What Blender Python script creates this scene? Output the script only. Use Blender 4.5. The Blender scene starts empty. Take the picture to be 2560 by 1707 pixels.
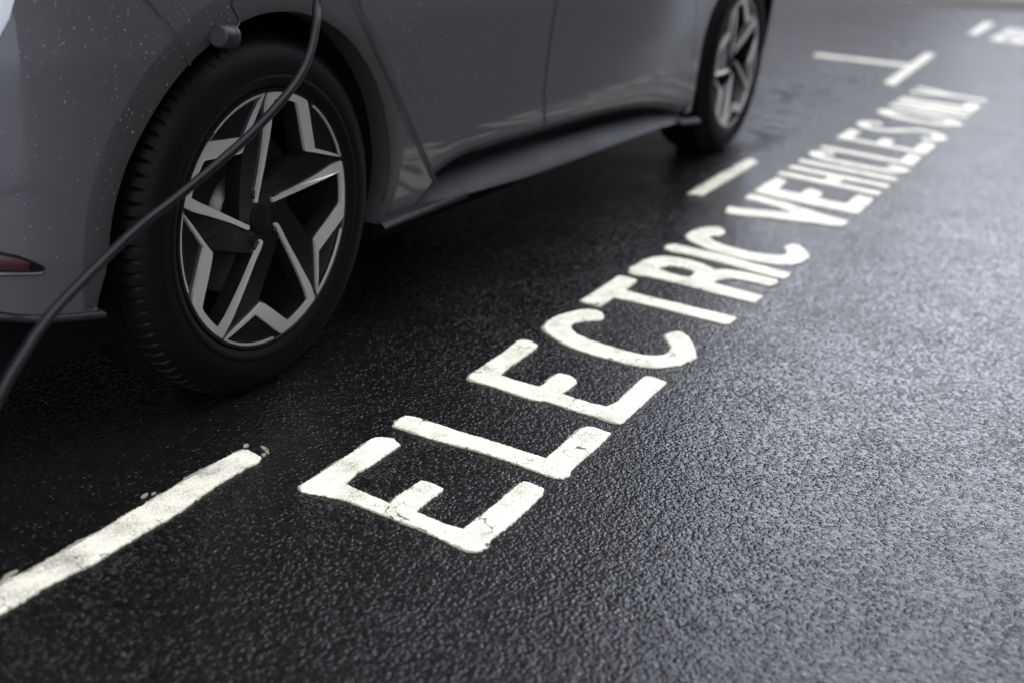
import bpy, bmesh, math, random
from mathutils import Vector, Matrix
from mathutils.geometry import tessellate_polygon
from mathutils import noise as mnoise

scene = bpy.context.scene
R = math.radians
random.seed(7)

# ------------------------------------------------------------------ camera, sky, sun, exposure
cam_data = bpy.data.cameras.new('camera')
cam = bpy.data.objects.new('camera', cam_data)
scene.collection.objects.link(cam)
scene.camera = cam
YAW, PITCH, ROLL = (0.469624, 0.373997, 0.067299)
fwd = Vector((math.cos(YAW)*math.cos(PITCH), math.sin(YAW)*math.cos(PITCH), -math.sin(PITCH)))
rgt = fwd.cross(Vector((0, 0, 1))).normalized()
upv = rgt.cross(fwd)
r2 = rgt*math.cos(ROLL) + upv*math.sin(ROLL)
u2 = -rgt*math.sin(ROLL) + upv*math.cos(ROLL)
M = Matrix((r2, u2, -fwd)).transposed().to_4x4()
M.translation = Vector((-1.86064, -1.50668, 1.05641))
cam.matrix_world = M
cam_data.sensor_fit = 'HORIZONTAL'
cam_data.sensor_width = 36.0
cam_data.lens = 42.5701
cam_data.clip_start = 0.05
cam_data.clip_end = 600.0
cam_data.dof.use_dof = True
cam_data.dof.focus_distance = 2.30
cam_data.dof.aperture_fstop = 1.9

SUN_EL, SUN_AZ = R(48), R(-60)           # azimuth measured from +X towards +Y
world = bpy.data.worlds.new('World')
scene.world = world
world.use_nodes = True
wn = world.node_tree
wn.nodes.clear()
sky = wn.nodes.new('ShaderNodeTexSky')
sky.sky_type = 'NISHITA'
sky.sun_disc = False
sky.sun_elevation = SUN_EL
sky.sun_rotation = R(90) - SUN_AZ
sky.air_density = 1.0
sky.dust_density = 3
sky.ozone_density = 0.6
hsv = wn.nodes.new('ShaderNodeHueSaturation')
hsv.inputs["Saturation"].default_value = 0.42
bg = wn.nodes.new('ShaderNodeBackground')
bg.inputs['Strength'].default_value = 0.1
wo = wn.nodes.new('ShaderNodeOutputWorld')
wn.links.new(sky.outputs[0], hsv.inputs['Color'])
tint = wn.nodes.new('ShaderNodeMix'); tint.data_type = 'RGBA'; tint.blend_type = 'MULTIPLY'
tint.inputs[0].default_value = 1.0; tint.inputs[7].default_value = (0.9,0.98,1.12,1)   # cool cloud light
wn.links.new(hsv.outputs[0], tint.inputs[6])
# an even layer of cloud over the clear sky, thicker and thinner in broad patches
wtc = wn.nodes.new('ShaderNodeTexCoord')
cn = wn.nodes.new('ShaderNodeTexNoise'); cn.inputs['Scale'].default_value = 2.2; cn.inputs['Detail'].default_value = 5.0
wn.links.new(wtc.outputs['Generated'], cn.inputs['Vector'])
cr_ = wn.nodes.new('ShaderNodeMapRange'); cr_.inputs['From Min'].default_value = 0.35; cr_.inputs['From Max'].default_value = 0.65
cr_.inputs['To Min'].default_value = 17; cr_.inputs['To Max'].default_value = 23
wn.links.new(cn.outputs[0], cr_.inputs['Value'])
cc = wn.nodes.new('ShaderNodeVectorMath'); cc.operation = 'SCALE'; cc.inputs[0].default_value = (0.93,0.985,1.12)
sz = wn.nodes.new('ShaderNodeSeparateXYZ'); wn.links.new(wtc.outputs['Generated'], sz.inputs[0])
el_ = wn.nodes.new('ShaderNodeMapRange'); el_.interpolation_type = 'SMOOTHSTEP'; wn.links.new(sz.outputs['Z'], el_.inputs['Value'])
el_.inputs['From Min'].default_value = 0.15; el_.inputs['From Max'].default_value = 0.85
el_.inputs['To Min'].default_value = 1.3; el_.inputs['To Max'].default_value = 0.75      # thin bright cloud low down, heavier overhead
gm = wn.nodes.new('ShaderNodeMath'); gm.operation = 'MULTIPLY'; wn.links.new(el_.outputs[0], gm.inputs[0]); wn.links.new(cr_.outputs[0], gm.inputs[1])
wn.links.new(gm.outputs[0], cc.inputs['Scale'])
cover = wn.nodes.new('ShaderNodeMix'); cover.data_type = 'RGBA'; cover.inputs[0].default_value = 0.85
wn.links.new(tint.outputs[2], cover.inputs[6]); wn.links.new(cc.outputs[0], cover.inputs[7])
wn.links.new(cover.outputs[2], bg.inputs[0])
wn.links.new(bg.outputs[0], wo.inputs[0])

sun_d = bpy.data.lights.new('sun', 'SUN')
sun_d.energy = 0.5
sun_d.angle = R(40)
sun_d.color = (1.0, 0.96, 0.9)
sun = bpy.data.objects.new('sun', sun_d)
scene.collection.objects.link(sun)
sdir = Vector((math.cos(SUN_EL)*math.cos(SUN_AZ), math.cos(SUN_EL)*math.sin(SUN_AZ), math.sin(SUN_EL)))
sun.rotation_euler = sdir.to_track_quat('Z', 'Y').to_euler()
sun.location = (0, -4, 8)

vs = scene.view_settings
vs.view_transform = 'Standard'
vs.look = 'None'
vs.exposure = 1.28
vs.gamma = 1.0

# ------------------------------------------------------------------ helpers
def tag(o, label=None, cat=None, group=None, kind=None):
    if label: o['label'] = label
    if cat: o['category'] = cat
    if group: o['group'] = group
    if kind: o['kind'] = kind
    return o

def empty(name, loc=(0, 0, 0)):
    o = bpy.data.objects.new(name, None)
    scene.collection.objects.link(o)
    o.location = loc
    o.empty_display_size = 0.1
    return o

ORIGIN = {}
def mesh_obj(name, verts, faces, mats, parent=None, smooth=True, fmat=None):
    me = bpy.data.meshes.new(name)
    me.from_pydata([tuple(v) for v in verts], [], faces)
    me.validate()
    if not isinstance(mats, (list, tuple)): mats = [mats]
    for m in mats: me.materials.append(m)
    if fmat:
        for p, i in zip(me.polygons, fmat): p.material_index = i
    if smooth:
        for p in me.polygons: p.use_smooth = True
    o = bpy.data.objects.new(name, me)
    scene.collection.objects.link(o)
    if parent:
        o.parent = parent
    return o

def sharp(o, ang=35):
    me = o.data
    bm = bmesh.new(); bm.from_mesh(me)
    for e in bm.edges:
        if len(e.link_faces) == 2 and e.calc_face_angle(0) > R(ang): e.smooth = False
    bm.to_mesh(me); bm.free()
    return o

class MB:
    def __init__(s): s.v = []; s.f = []; s.m = []
    def add(s, vs_, fs_, mi=0):
        b = len(s.v); s.v += [tuple(v) for v in vs_]
        s.f += [tuple(i+b for i in f) for f in fs_]; s.m += [mi]*len(fs_)
    def box(s, a, b, mi=0):
        x0, y0, z0 = a; x1, y1, z1 = b
        s.add([(x0,y0,z0),(x1,y0,z0),(x1,y1,z0),(x0,y1,z0),(x0,y0,z1),(x1,y0,z1),(x1,y1,z1),(x0,y1,z1)],
              [(0,3,2,1),(4,5,6,7),(0,1,5,4),(1,2,6,5),(2,3,7,6),(3,0,4,7)], mi)
    def grid(s, fn, nu, nv, mi=0, flip=False):
        vs_ = [fn(i/nu, j/nv) for j in range(nv+1) for i in range(nu+1)]
        fs_ = []
        for j in range(nv):
            for i in range(nu):
                q = (j*(nu+1)+i, j*(nu+1)+i+1, (j+1)*(nu+1)+i+1, (j+1)*(nu+1)+i)
                fs_.append(q[::-1] if flip else q)
        s.add(vs_, fs_, mi)
    def lathe(s, prof, n, a0=0.0, a1=2*math.pi, cx=0, cz=0, mi=0, rf=None):
        """prof: list of (r, y); revolve about the Y axis through (cx, *, cz)"""
        full = abs(a1-a0-2*math.pi) < 1e-6
        cnt = n if full else n+1
        vs_ = []
        for k in range(cnt):
            a = a0+(a1-a0)*k/n
            for i, (r, y) in enumerate(prof):
                rr = r if rf is None else rf(k, i, r)
                vs_.append((cx+rr*math.cos(a), y, cz+rr*math.sin(a)))
        m = len(prof); fs_ = []
        for k in range(n):
            k2 = (k+1) % cnt
            for i in range(m-1):
                fs_.append((k*m+i, k*m+i+1, k2*m+i+1, k2*m+i))
        s.add(vs_, fs_, mi)
    def tube(s, pts, r, n=10, mi=0, caps=True):
        pts = [Vector(p) for p in pts]
        prev = None; rings = []
        for i, p in enumerate(pts):
            t = (pts[min(i+1, len(pts)-1)]-pts[max(i-1, 0)]).normalized()
            if prev is None:
                a = t.orthogonal().normalized()
            else:
                a = (prev-t*prev.dot(t)).normalized()
            prev = a; b = t.cross(a)
            rr = r[i] if isinstance(r, (list, tuple)) else r
            rings.append([p+(a*math.cos(2*math.pi*k/n)+b*math.sin(2*math.pi*k/n))*rr for k in range(n)])
        vs_ = [v for ring in rings for v in ring]; fs_ = []
        for i in range(len(pts)-1):
            for k in range(n):
                k2 = (k+1) % n
                fs_.append((i*n+k, i*n+k2, (i+1)*n+k2, (i+1)*n+k))
        if caps:
            fs_.append(tuple(range(n))[::-1]); fs_.append(tuple((len(pts)-1)*n+k for k in range(n)))
        s.add(vs_, fs_, mi)
    def build(s, name, mats, parent=None, smooth=True, ang=None):
        o = mesh_obj(name, s.v, s.f, mats, parent, smooth, s.m)
        if ang: sharp(o, ang)
        return o

def catmull(pts, per=8):
    P = [Vector(p) for p in pts]; out = []
    for i in range(len(P)-1):
        p0 = P[max(i-1, 0)]; p1 = P[i]; p2 = P[i+1]; p3 = P[min(i+2, len(P)-1)]
        for k in range(per):
            t = k/per
            out.append(0.5*((2*p1)+(p2-p0)*t+(2*p0-5*p1+4*p2-p3)*t*t+(3*p1-p0-3*p2+p3)*t*t*t))
    out.append(P[-1]); return out

def lerp_poly(pl, xs, x):
    if x <= xs[0]: return pl[0]
    for i in range(len(xs)-1):
        if x <= xs[i+1]:
            t = (x-xs[i])/(xs[i+1]-xs[i]); return pl[i]+(pl[i+1]-pl[i])*t
    return pl[-1]

def arclen(pl):
    d = [0.0]
    for a, b in zip(pl, pl[1:]): d.append(d[-1]+math.dist(a, b))
    return d
def along(pl, t):
    d = arclen(pl); s = t*d[-1]
    for i in range(len(pl)-1):
        if s <= d[i+1]+1e-12:
            k = (s-d[i])/max(d[i+1]-d[i], 1e-9)
            return tuple(a+(b-a)*k for a, b in zip(pl[i], pl[i+1]))
    return tuple(pl[-1])

# ------------------------------------------------------------------ materials
def mat(name):
    m = bpy.data.materials.new(name); m.use_nodes = True
    nt = m.node_tree; b = nt.nodes['Principled BSDF']
    return m, nt, b
def N(nt, t, **kw):
    n = nt.nodes.new(t)
    for k, v in kw.items():
        if k in n.inputs: n.inputs[k].default_value = v
        else: setattr(n, k, v)
    return n
def simple(name, col, rough, metal=0.0, coat=0.0, coat_r=0.03, bump=None, ior=1.5, rvar=0.0):
    m, nt, b = mat(name)
    b.inputs['Base Color'].default_value = (*col, 1)
    b.inputs['Roughness'].default_value = rough
    b.inputs['Metallic'].default_value = metal
    b.inputs['IOR'].default_value = ior
    b.inputs['Coat Weight'].default_value = coat
    b.inputs['Coat Roughness'].default_value = coat_r
    tc = N(nt, 'ShaderNodeTexCoord')
    if rvar:
        nz = N(nt, 'ShaderNodeTexNoise', Scale=9.0, Detail=4.0)
        mr = N(nt, 'ShaderNodeMapRange')
        mr.inputs['To Min'].default_value = max(rough-rvar, 0.02); mr.inputs['To Max'].default_value = rough+rvar
        nt.links.new(tc.outputs['Object'], nz.inputs['Vector'])
        nt.links.new(nz.outputs[0], mr.inputs['Value'])
        nt.links.new(mr.outputs[0], b.inputs['Roughness'])
    if bump:
        nz = N(nt, 'ShaderNodeTexNoise', Scale=bump[0], Detail=3.0)
        bp = N(nt, 'ShaderNodeBump', Strength=bump[1], Distance=0.001)
        nt.links.new(tc.outputs['Object'], nz.inputs['Vector'])
        nt.links.new(nz.outputs[0], bp.inputs['Height'])
        nt.links.new(bp.outputs[0], b.inputs['Normal'])
    return m

def asphalt():
    m, nt, b = mat('wet_asphalt'); L = nt.links.new
    tc = N(nt, 'ShaderNodeTexCoord')
    n1 = N(nt, 'ShaderNodeTexNoise', Scale=150.0, Detail=2.5, Roughness=0.55)
    n3 = N(nt, 'ShaderNodeTexNoise', Scale=36.0, Detail=2.0)
    n6 = N(nt, 'ShaderNodeTexNoise', Scale=95.0, Detail=1.0)
    for n in (n1, n3, n6): L(tc.outputs['Object'], n.inputs['Vector'])
    wob = N(nt, 'ShaderNodeVectorMath', operation='MULTIPLY_ADD'); L(n6.outputs['Color'], wob.inputs[0]); wob.inputs[1].default_value = (0.007, 0.007, 0); L(tc.outputs['Object'], wob.inputs[2])
    # angular stones of two sizes standing in a thin film of water
    def stones(scale, smooth, low):
        vo = N(nt, 'ShaderNodeTexVoronoi', Scale=scale); vo.feature = 'SMOOTH_F1'; vo.inputs['Smoothness'].default_value = smooth
        L(wob.outputs[0], vo.inputs['Vector'])
        d = N(nt, 'ShaderNodeMapRange'); d.interpolation_type = 'SMOOTHSTEP'; L(vo.outputs['Distance'], d.inputs['Value'])
        d.inputs['From Min'].default_value = 0.62; d.inputs['From Max'].default_value = low
        hs = N(nt, 'ShaderNodeSeparateColor'); L(vo.outputs['Color'], hs.inputs[0])
        h = N(nt, 'ShaderNodeMath', operation='MULTIPLY_ADD'); L(hs.outputs[0], h.inputs[0]); h.inputs[1].default_value = 1.0; h.inputs[2].default_value = 0.2
        o = N(nt, 'ShaderNodeMath', operation='MULTIPLY'); L(d.outputs[0], o.inputs[0]); L(h.outputs[0], o.inputs[1])
        return o.outputs[0]
    sA = stones(112.0, 0.30, 0.22); sB = stones(205.0, 0.35, 0.15)
    a0 = N(nt, 'ShaderNodeMath', operation='MULTIPLY_ADD'); L(sB, a0.inputs[0]); a0.inputs[1].default_value = 0.42; L(sA, a0.inputs[2])
    # patches where the film of water drowns the stones, and patches where they stand proud
    pt = N(nt, 'ShaderNodeTexNoise', Scale=4.5, Detail=4.0, Roughness=0.6); L(tc.outputs['Object'], pt.inputs['Vector'])
    pm = N(nt, 'ShaderNodeMapRange'); L(pt.outputs[0], pm.inputs['Value']); pm.inputs['From Min'].default_value = 0.36; pm.inputs['From Max'].default_value = 0.66
    pm.inputs['To Min'].default_value = 0.80; pm.inputs['To Max'].default_value = 1.20
    a5 = N(nt, 'ShaderNodeMath', operation='MULTIPLY_ADD'); L(n1.outputs[0], a5.inputs[0]); a5.inputs[1].default_value = 0.55; L(a0.outputs[0], a5.inputs[2])
    a1 = N(nt, 'ShaderNodeMath', operation='MULTIPLY'); L(a5.outputs[0], a1.inputs[0]); L(pm.outputs[0], a1.inputs[1])
    a2 = N(nt, 'ShaderNodeMath', operation='MULTIPLY_ADD'); L(n3.outputs[0], a2.inputs[0]); a2.inputs[1].default_value = 1.1; L(a1.outputs[0], a2.inputs[2])
    bp = N(nt, 'ShaderNodeBump', Strength=0.8, Distance=0.0016)
    L(a2.outputs[0], bp.inputs['Height'])
    # large damp patches: film of water thinner and the stone duller
    big = N(nt, 'ShaderNodeTexNoise', Scale=1.4, Detail=5.0, Roughness=0.6)
    L(tc.outputs['Object'], big.inputs['Vector'])
    mr = N(nt, 'ShaderNodeMapRange'); L(big.outputs[0], mr.inputs['Value'])
    mr.inputs['From Min'].default_value = 0.36; mr.inputs['From Max'].default_value = 0.66
    mr.inputs['To Min'].default_value = 0.08; mr.inputs['To Max'].default_value = 0.18
    # oil stains with a place of their own
    mask = None
    for (sx, sy, rx, ry) in STAINS:
        vm = N(nt, 'ShaderNodeMapping'); vm.vector_type = 'TEXTURE'
        vm.inputs['Location'].default_value = (sx, sy, 0); vm.inputs['Scale'].default_value = (rx, ry, 1)
        L(tc.outputs['Object'], vm.inputs['Vector'])
        ln = N(nt, 'ShaderNodeVectorMath', operation='LENGTH'); L(vm.outputs[0], ln.inputs[0])
        q = N(nt, 'ShaderNodeMapRange'); q.inputs['From Min'].default_value = 1.0; q.inputs['From Max'].default_value = 0.2
        L(ln.outputs['Value'], q.inputs['Value'])
        if mask is None: mask = q.outputs[0]
        else:
            mx = N(nt, 'ShaderNodeMath', operation='MAXIMUM'); L(mask, mx.inputs[0]); L(q.outputs[0], mx.inputs[1]); mask = mx.outputs[0]
    brk = N(nt, 'ShaderNodeTexNoise', Scale=6.5, Detail=5.0, Roughness=0.62); L(tc.outputs['Object'], brk.inputs['Vector'])
    bk = N(nt, 'ShaderNodeMapRange'); L(brk.outputs[0], bk.inputs['Value']); bk.inputs['From Min'].default_value = 0.42; bk.inputs['From Max'].default_value = 0.58
    mk = N(nt, 'ShaderNodeMath', operation='MULTIPLY'); L(mask, mk.inputs[0]); L(bk.outputs[0], mk.inputs[1])
    ra = N(nt, 'ShaderNodeMath', operation='MULTIPLY_ADD'); L(mk.outputs[0], ra.inputs[0]); ra.inputs[1].default_value = 0.32; L(mr.outputs[0], ra.inputs[2])
    L(ra.outputs[0], b.inputs['Roughness'])
    sp = N(nt, 'ShaderNodeMapRange'); L(mk.outputs[0], sp.inputs['Value']); sp.inputs['To Min'].default_value = 0.5; sp.inputs['To Max'].default_value = 0.08
    L(sp.outputs[0], b.inputs['Specular IOR Level'])
    # colour: near-black binder, a few pale and tan stones
    v2 = N(nt, 'ShaderNodeTexVoronoi', Scale=150.0); L(tc.outputs['Object'], v2.inputs['Vector'])
    sep = N(nt, 'ShaderNodeSeparateColor'); L(v2.outputs['Color'], sep.inputs[0])
    st = N(nt, 'ShaderNodeMath', operation='GREATER_THAN'); L(sep.outputs[0], st.inputs[0]); st.inputs[1].default_value = 0.990
    near = N(nt, 'ShaderNodeMath', operation='LESS_THAN'); L(v2.outputs['Distance'], near.inputs[0]); near.inputs[1].default_value = 0.24
    stn = N(nt, 'ShaderNodeMath', operation='MULTIPLY'); L(st.outputs[0], stn.inputs[0]); L(near.outputs[0], stn.inputs[1])
    cr = N(nt, 'ShaderNodeValToRGB'); L(sep.outputs[1], cr.inputs[0])
    cr.color_ramp.elements[0].color = (0.085, 0.065, 0.04, 1); cr.color_ramp.elements[1].color = (0.15, 0.14, 0.125, 1)
    e = cr.color_ramp.elements.new(0.93); e.color = (0.13, 0.06, 0.03, 1)
    base = N(nt, 'ShaderNodeValToRGB'); L(n3.outputs[0], base.inputs[0])
    base.color_ramp.elements[0].color = (0.0022, 0.002, 0.0019, 1); base.color_ramp.elements[1].color = (0.0070, 0.0065, 0.0062, 1)
    mix = N(nt, 'ShaderNodeMix', data_type='RGBA'); L(stn.outputs[0], mix.inputs[0]); L(base.outputs[0], mix.inputs[6]); L(cr.outputs[0], mix.inputs[7])
    L(mix.outputs[2], b.inputs['Base Color'])
    L(bp.outputs[0], b.inputs['Normal'])
    b.inputs['IOR'].default_value = 1.38
    return m

def road_paint(name, base, wear, smudge):
    m, nt, b = mat(name); L = nt.links.new
    tc = N(nt, 'ShaderNodeTexCoord')
    mp = N(nt, 'ShaderNodeMapping'); mp.inputs['Scale'].default_value = (1.0, 1.7, 1.0); mp.inputs['Rotation'].default_value = (0, 0, 0.3)
    L(tc.outputs['Object'], mp.inputs['Vector'])
    n1 = N(nt, 'ShaderNodeTexNoise', Scale=300.0, Detail=5.0, Roughness=0.7); L(mp.outputs[0], n1.inputs['Vector'])
    n2 = N(nt, 'ShaderNodeTexNoise', Scale=16.0, Detail=3.0); L(tc.outputs['Object'], n2.inputs['Vector'])
    s = N(nt, 'ShaderNodeMath', operation='MULTIPLY_ADD'); L(n2.outputs[0], s.inputs[0]); s.inputs[1].default_value = 0.34; L(n1.outputs[0], s.inputs[2])
    r1 = N(nt, 'ShaderNodeMapRange'); L(s.outputs[0], r1.inputs['Value'])
    r1.inputs['From Min'].default_value = wear; r1.inputs['From Max'].default_value = wear+0.07
    r1.inputs['To Max'].default_value = 0.85
    # hairline cracks
    wv = N(nt, 'ShaderNodeTexNoise', Scale=22.0, Detail=3.0); L(tc.outputs['Object'], wv.inputs['Vector'])
    av = N(nt, 'ShaderNodeVectorMath', operation='MULTIPLY_ADD'); L(wv.outputs['Color'], av.inputs[0]); av.inputs[1].default_value = (0.05, 0.05, 0); L(tc.outputs['Object'], av.inputs[2])
    vo = N(nt, 'ShaderNodeTexVoronoi', Scale=32.0); vo.feature = 'DISTANCE_TO_EDGE'; L(av.outputs[0], vo.inputs['Vector'])
    ck = N(nt, 'ShaderNodeMath', operation='LESS_THAN'); L(vo.outputs['Distance'], ck.inputs[0]); ck.inputs[1].default_value = 0.022
    n4 = N(nt, 'ShaderNodeTexNoise', Scale=11.0, Detail=1.0); L(tc.outputs['Object'], n4.inputs['Vector'])
    cm = N(nt, 'ShaderNodeMath', operation='GREATER_THAN'); L(n4.outputs[0], cm.inputs[0]); cm.inputs[1].default_value = 0.60
    ckm = N(nt, 'ShaderNodeMath', operation='MULTIPLY'); L(ck.outputs[0], ckm.inputs[0]); L(cm.outputs[0], ckm.inputs[1])
    mx = N(nt, 'ShaderNodeMath', operation='MAXIMUM'); L(r1.outputs[0], mx.inputs[0]); L(ckm.outputs[0], mx.inputs[1])
    # broad tyre smudges
    n5 = N(nt, 'ShaderNodeTexNoise', Scale=9.0, Detail=5.0, Roughness=0.65); L(mp.outputs[0], n5.inputs['Vector'])
    r5 = N(nt, 'ShaderNodeMapRange'); L(n5.outputs[0], r5.inputs['Value']); r5.inputs['From Min'].default_value = 0.52; r5.inputs['From Max'].default_value = 0.78; r5.inputs['To Max'].default_value = smudge
    c1 = N(nt, 'ShaderNodeMix', data_type='RGBA'); L(r5.outputs[0], c1.inputs[0])
    c1.inputs[6].default_value = (*base, 1); c1.inputs[7].default_value = (0.2, 0.185, 0.16, 1)
    c2 = N(nt, 'ShaderNodeMix', data_type='RGBA'); L(mx.outputs[0], c2.inputs[0]); L(c1.outputs[2], c2.inputs[6]); c2.inputs[7].default_value = (0.07, 0.06, 0.05, 1)
    L(c2.outputs[2], b.inputs['Base Color'])
    b.inputs['Roughness'].default_value = 0.42
    b.inputs['Specular IOR Level'].default_value = 0.35
    bp = N(nt, 'ShaderNodeBump', Strength=0.5, Distance=0.0012); L(s.outputs[0], bp.inputs['Height']); L(bp.outputs[0], b.inputs['Normal'])
    return m

STAINS = [(7.56,0.26,0.30,0.05),(7.72,0.15,0.20,0.045),(4.7,0.22,1.9,0.55),(5.35,0.1,0.6,0.24),(3.4,0.0,1.1,0.26),(6.6,0.78,0.25,0.08)]
M_ASPH = asphalt()
M_PAINT = road_paint('thermoplastic_white', (0.65, 0.61, 0.485), 0.715, 0.45)
M_PAINT2 = road_paint('thermoplastic_white_scuffed', (0.60, 0.56, 0.445), 0.70, 0.95)
M_OLD = road_paint('old_paint_edge', (0.20, 0.175, 0.13), 0.80, 0.6)
M_CAR = simple('grey_car_paint', (0.034, 0.0335, 0.0345), 0.55, 0.0, 0.5, 0.04, bump=(900.0, 0.05))
M_CAR.node_tree.nodes['Principled BSDF'].inputs['Specular IOR Level'].default_value = 0.25
M_TRIM = simple('grey_arch_plastic', (0.0085, 0.0082, 0.0082), 0.6, 0.0, 0.12, 0.15)
M_BLK = simple('black_plastic', (0.0065, 0.0065, 0.007), 0.5, bump=(500.0, 0.2))
M_BLK.node_tree.nodes['Principled BSDF'].inputs['Specular IOR Level'].default_value = 0.22
M_SILL = simple('dark_sill_plastic', (0.005, 0.0052, 0.0066), 0.5, rvar=0.06)
M_SILL.node_tree.nodes['Principled BSDF'].inputs['Specular IOR Level'].default_value = 0.11
M_LINER = simple('arch_felt', (0.0022, 0.0022, 0.0022), 0.95)
M_LINER.node_tree.nodes['Principled BSDF'].inputs['Specular IOR Level'].default_value = 0.05
M_GAP = simple('panel_gap', (0.004, 0.004, 0.004), 0.8)
M_RUB = simple('tyre_rubber', (0.0016, 0.0015, 0.0015), 0.55, bump=(160.0, 0.5), rvar=0.12)
M_RUB.node_tree.nodes['Principled BSDF'].inputs['Specular IOR Level'].default_value = 0.07
M_ALU = simple('machined_alloy', (0.55, 0.53, 0.50), 0.42, 0.85, bump=(700.0, 0.15), rvar=0.08)
M_GBLK = simple('gloss_black_alloy', (0.004, 0.004, 0.004), 0.22, 0.0, 0.0, 0.05)
M_GBLK.node_tree.nodes['Principled BSDF'].inputs['Specular IOR Level'].default_value = 0.09
M_DISC = simple('brake_steel', (0.10, 0.095, 0.09), 0.5, 1.0, rvar=0.15)
M_CABLE = simple('cable_sheath', (0.003, 0.003, 0.0035), 0.42, bump=(260.0, 0.3), rvar=0.08)
M_CABLE.node_tree.nodes['Principled BSDF'].inputs['Specular IOR Level'].default_value = 0.18
M_HUB = simple('hub_black', (0.003, 0.003, 0.003), 0.5)
M_HUB.node_tree.nodes['Principled BSDF'].inputs['Specular IOR Level'].default_value = 0.06
M_GLASS = simple('dark_car_glass', (0.01, 0.012, 0.012), 0.04)
M_RED = simple('red_reflector', (0.016, 0.001, 0.0015), 0.3, 0.0, 0.0, 0.02)
M_SKY_SHEEN = simple('painted_sky_sheen', (0.42, 0.43, 0.45), 0.4, bump=(300.0, 0.6))  # pale base colour stands in for sky reflected on the rear corner
M_KERB = simple('kerb_concrete', (0.22, 0.205, 0.18), 0.7, bump=(60.0, 0.6), rvar=0.15)
M_PAVE = simple('wet_paving', (0.05, 0.048, 0.046), 0.35, bump=(60.0, 0.5), rvar=0.15)
M_WATER = simple('rain_drop', (0.045, 0.045, 0.048), 0.16, 0.0, 0.5, 0.08, ior=1.4)
M_TREAD = simple('tyre_tread', (0.0012, 0.0012, 0.0012), 0.85)
M_TREAD.node_tree.nodes['Principled BSDF'].inputs['Specular IOR Level'].default_value = 0.05

# ------------------------------------------------------------------ ground
def ground_sheet(name, x0, y0, x1, y1, z, m, n=1):
    mb = MB(); mb.grid(lambda u, v: (x0+(x1-x0)*u, y0+(y1-y0)*v, z), n, n)
    return tag(mb.build(name, m, smooth=False), kind='structure')
ground_sheet('road', -150, -150, 150, 150, 0.0, M_ASPH, 4)

# kerb and paving crossing the far end of the street
KA, KB = Vector((11.0, 1.45, 0)), Vector((12.6, -0.85, 0))
kd = (KB-KA).normalized(); kn = Vector((-kd.y, kd.x, 0))
if kn.x < 0: kn = -kn
def kpt(s, t, z): p = KA+kd*s+kn*t; return (p.x, p.y, z)
mb = MB()
prof = [(0.0, 0.0), (0.0, 0.085), (0.012, 0.105), (0.03, 0.112), (0.15, 0.115)]
mb.grid(lambda u, v: kpt(-6+14*u, *along(prof, v)), 40, 12)
tag(mb.build('kerb', M_KERB, ang=40), kind='structure')
mb = MB(); mb.grid(lambda u, v: kpt(-6+14*u, 0.152+5.0*v, 0.111), 10, 6)
tag(mb.build('pavement', M_PAVE, smooth=False), kind='structure')

# ------------------------------------------------------------------ painted markings
def resample(pl, step):
    out = []
    n = len(pl)
    for i in range(n):
        a, b_ = pl[i], pl[(i+1) % n]
        d = math.dist(a, b_); k = max(1, int(d/step))
        for j in range(k): out.append((a[0]+(b_[0]-a[0])*j/k, a[1]+(b_[1]-a[1])*j/k))
    return out
def rough(pl, amp, seed, freq=150.0):
    out = []
    n = len(pl)
    for i in range(n):
        p = Vector((*pl[i], 0)); a = Vector((*pl[i-1], 0)); b_ = Vector((*pl[(i+1) % n], 0))
        t = (b_-a)
        if t.length < 1e-9: out.append(tuple(pl[i])); continue
        t.normalize(); nn = Vector((-t.y, t.x, 0))
        k = mnoise.noise(Vector((p.x*freq*.35, p.y*freq*.35, seed+4)))*0.22+mnoise.noise(Vector((p.x*freq, p.y*freq, seed)))*0.6+mnoise.noise(Vector((p.x*freq*2.3, p.y*freq*2.3, seed+9)))*0.6
        q = p+nn*amp*k; out.append((q.x, q.y))
    return out
def slab(mb, loops, z0, z1, mi, inset=0.0015):
    """loops: outer outline then holes; a raised skin of paint with a bevelled rim"""
    tri_in = [[Vector((x, y, 0)) for x, y in lp] for lp in loops]
    tris = tessellate_polygon(tri_in)
    flat = [p for lp in loops for p in lp]
    vs_ = [(x, y, z1) for x, y in flat]
    fs_ = []
    for t in tris:
        a, b_, c = (Vector((*flat[i], 0)) for i in t)
        if (b_-a).cross(c-a).z < 0: t = (t[0], t[2], t[1])
        fs_.append(tuple(t))
    mb.add(vs_, fs_, mi)
    for lp in loops:
        n = len(lp); vs_ = []
        area = sum(lp[i][0]*lp[(i+1) % n][1]-lp[(i+1) % n][0]*lp[i][1] for i in range(n))
        hole = lp is not loops[0]
        for x, y in lp: vs_ += [(x, y, z1), (x, y, z0)]
        fs_ = []
        for i in range(n):
            j = (i+1) % n
            f = (2*i, 2*i+1, 2*j+1, 2*j)
            if (area < 0) != hole: f = f[::-1]
            fs_.append(f)
        mb.add(vs_, fs_, mi)
def paint_shape(loops, seed, amp=0.0034, step=0.0028, edge=True, edge_shift=(-0.0065, 0.0065), far=False):
    mb = MB()
    if far: step, amp = 0.02, 0.003
    lo = [rough(resample(lp, step), amp, seed) for lp in loops]
    slab(mb, lo, 0.0006, 0.0042, 0)
    if edge:
        le = [[(x+edge_shift[0]*(0.55+0.9*mnoise.noise(Vector((x*14, y*14, seed+3)))), y+edge_shift[1]*(0.55+0.9*mnoise.noise(Vector((x*14, y*14, seed+5))))) for x, y in rough(resample(lp, step), amp*1.3, seed+20)] for lp in loops]
        slab(mb, le, 0.0004, 0.0022, 1)
    return mb

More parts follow.
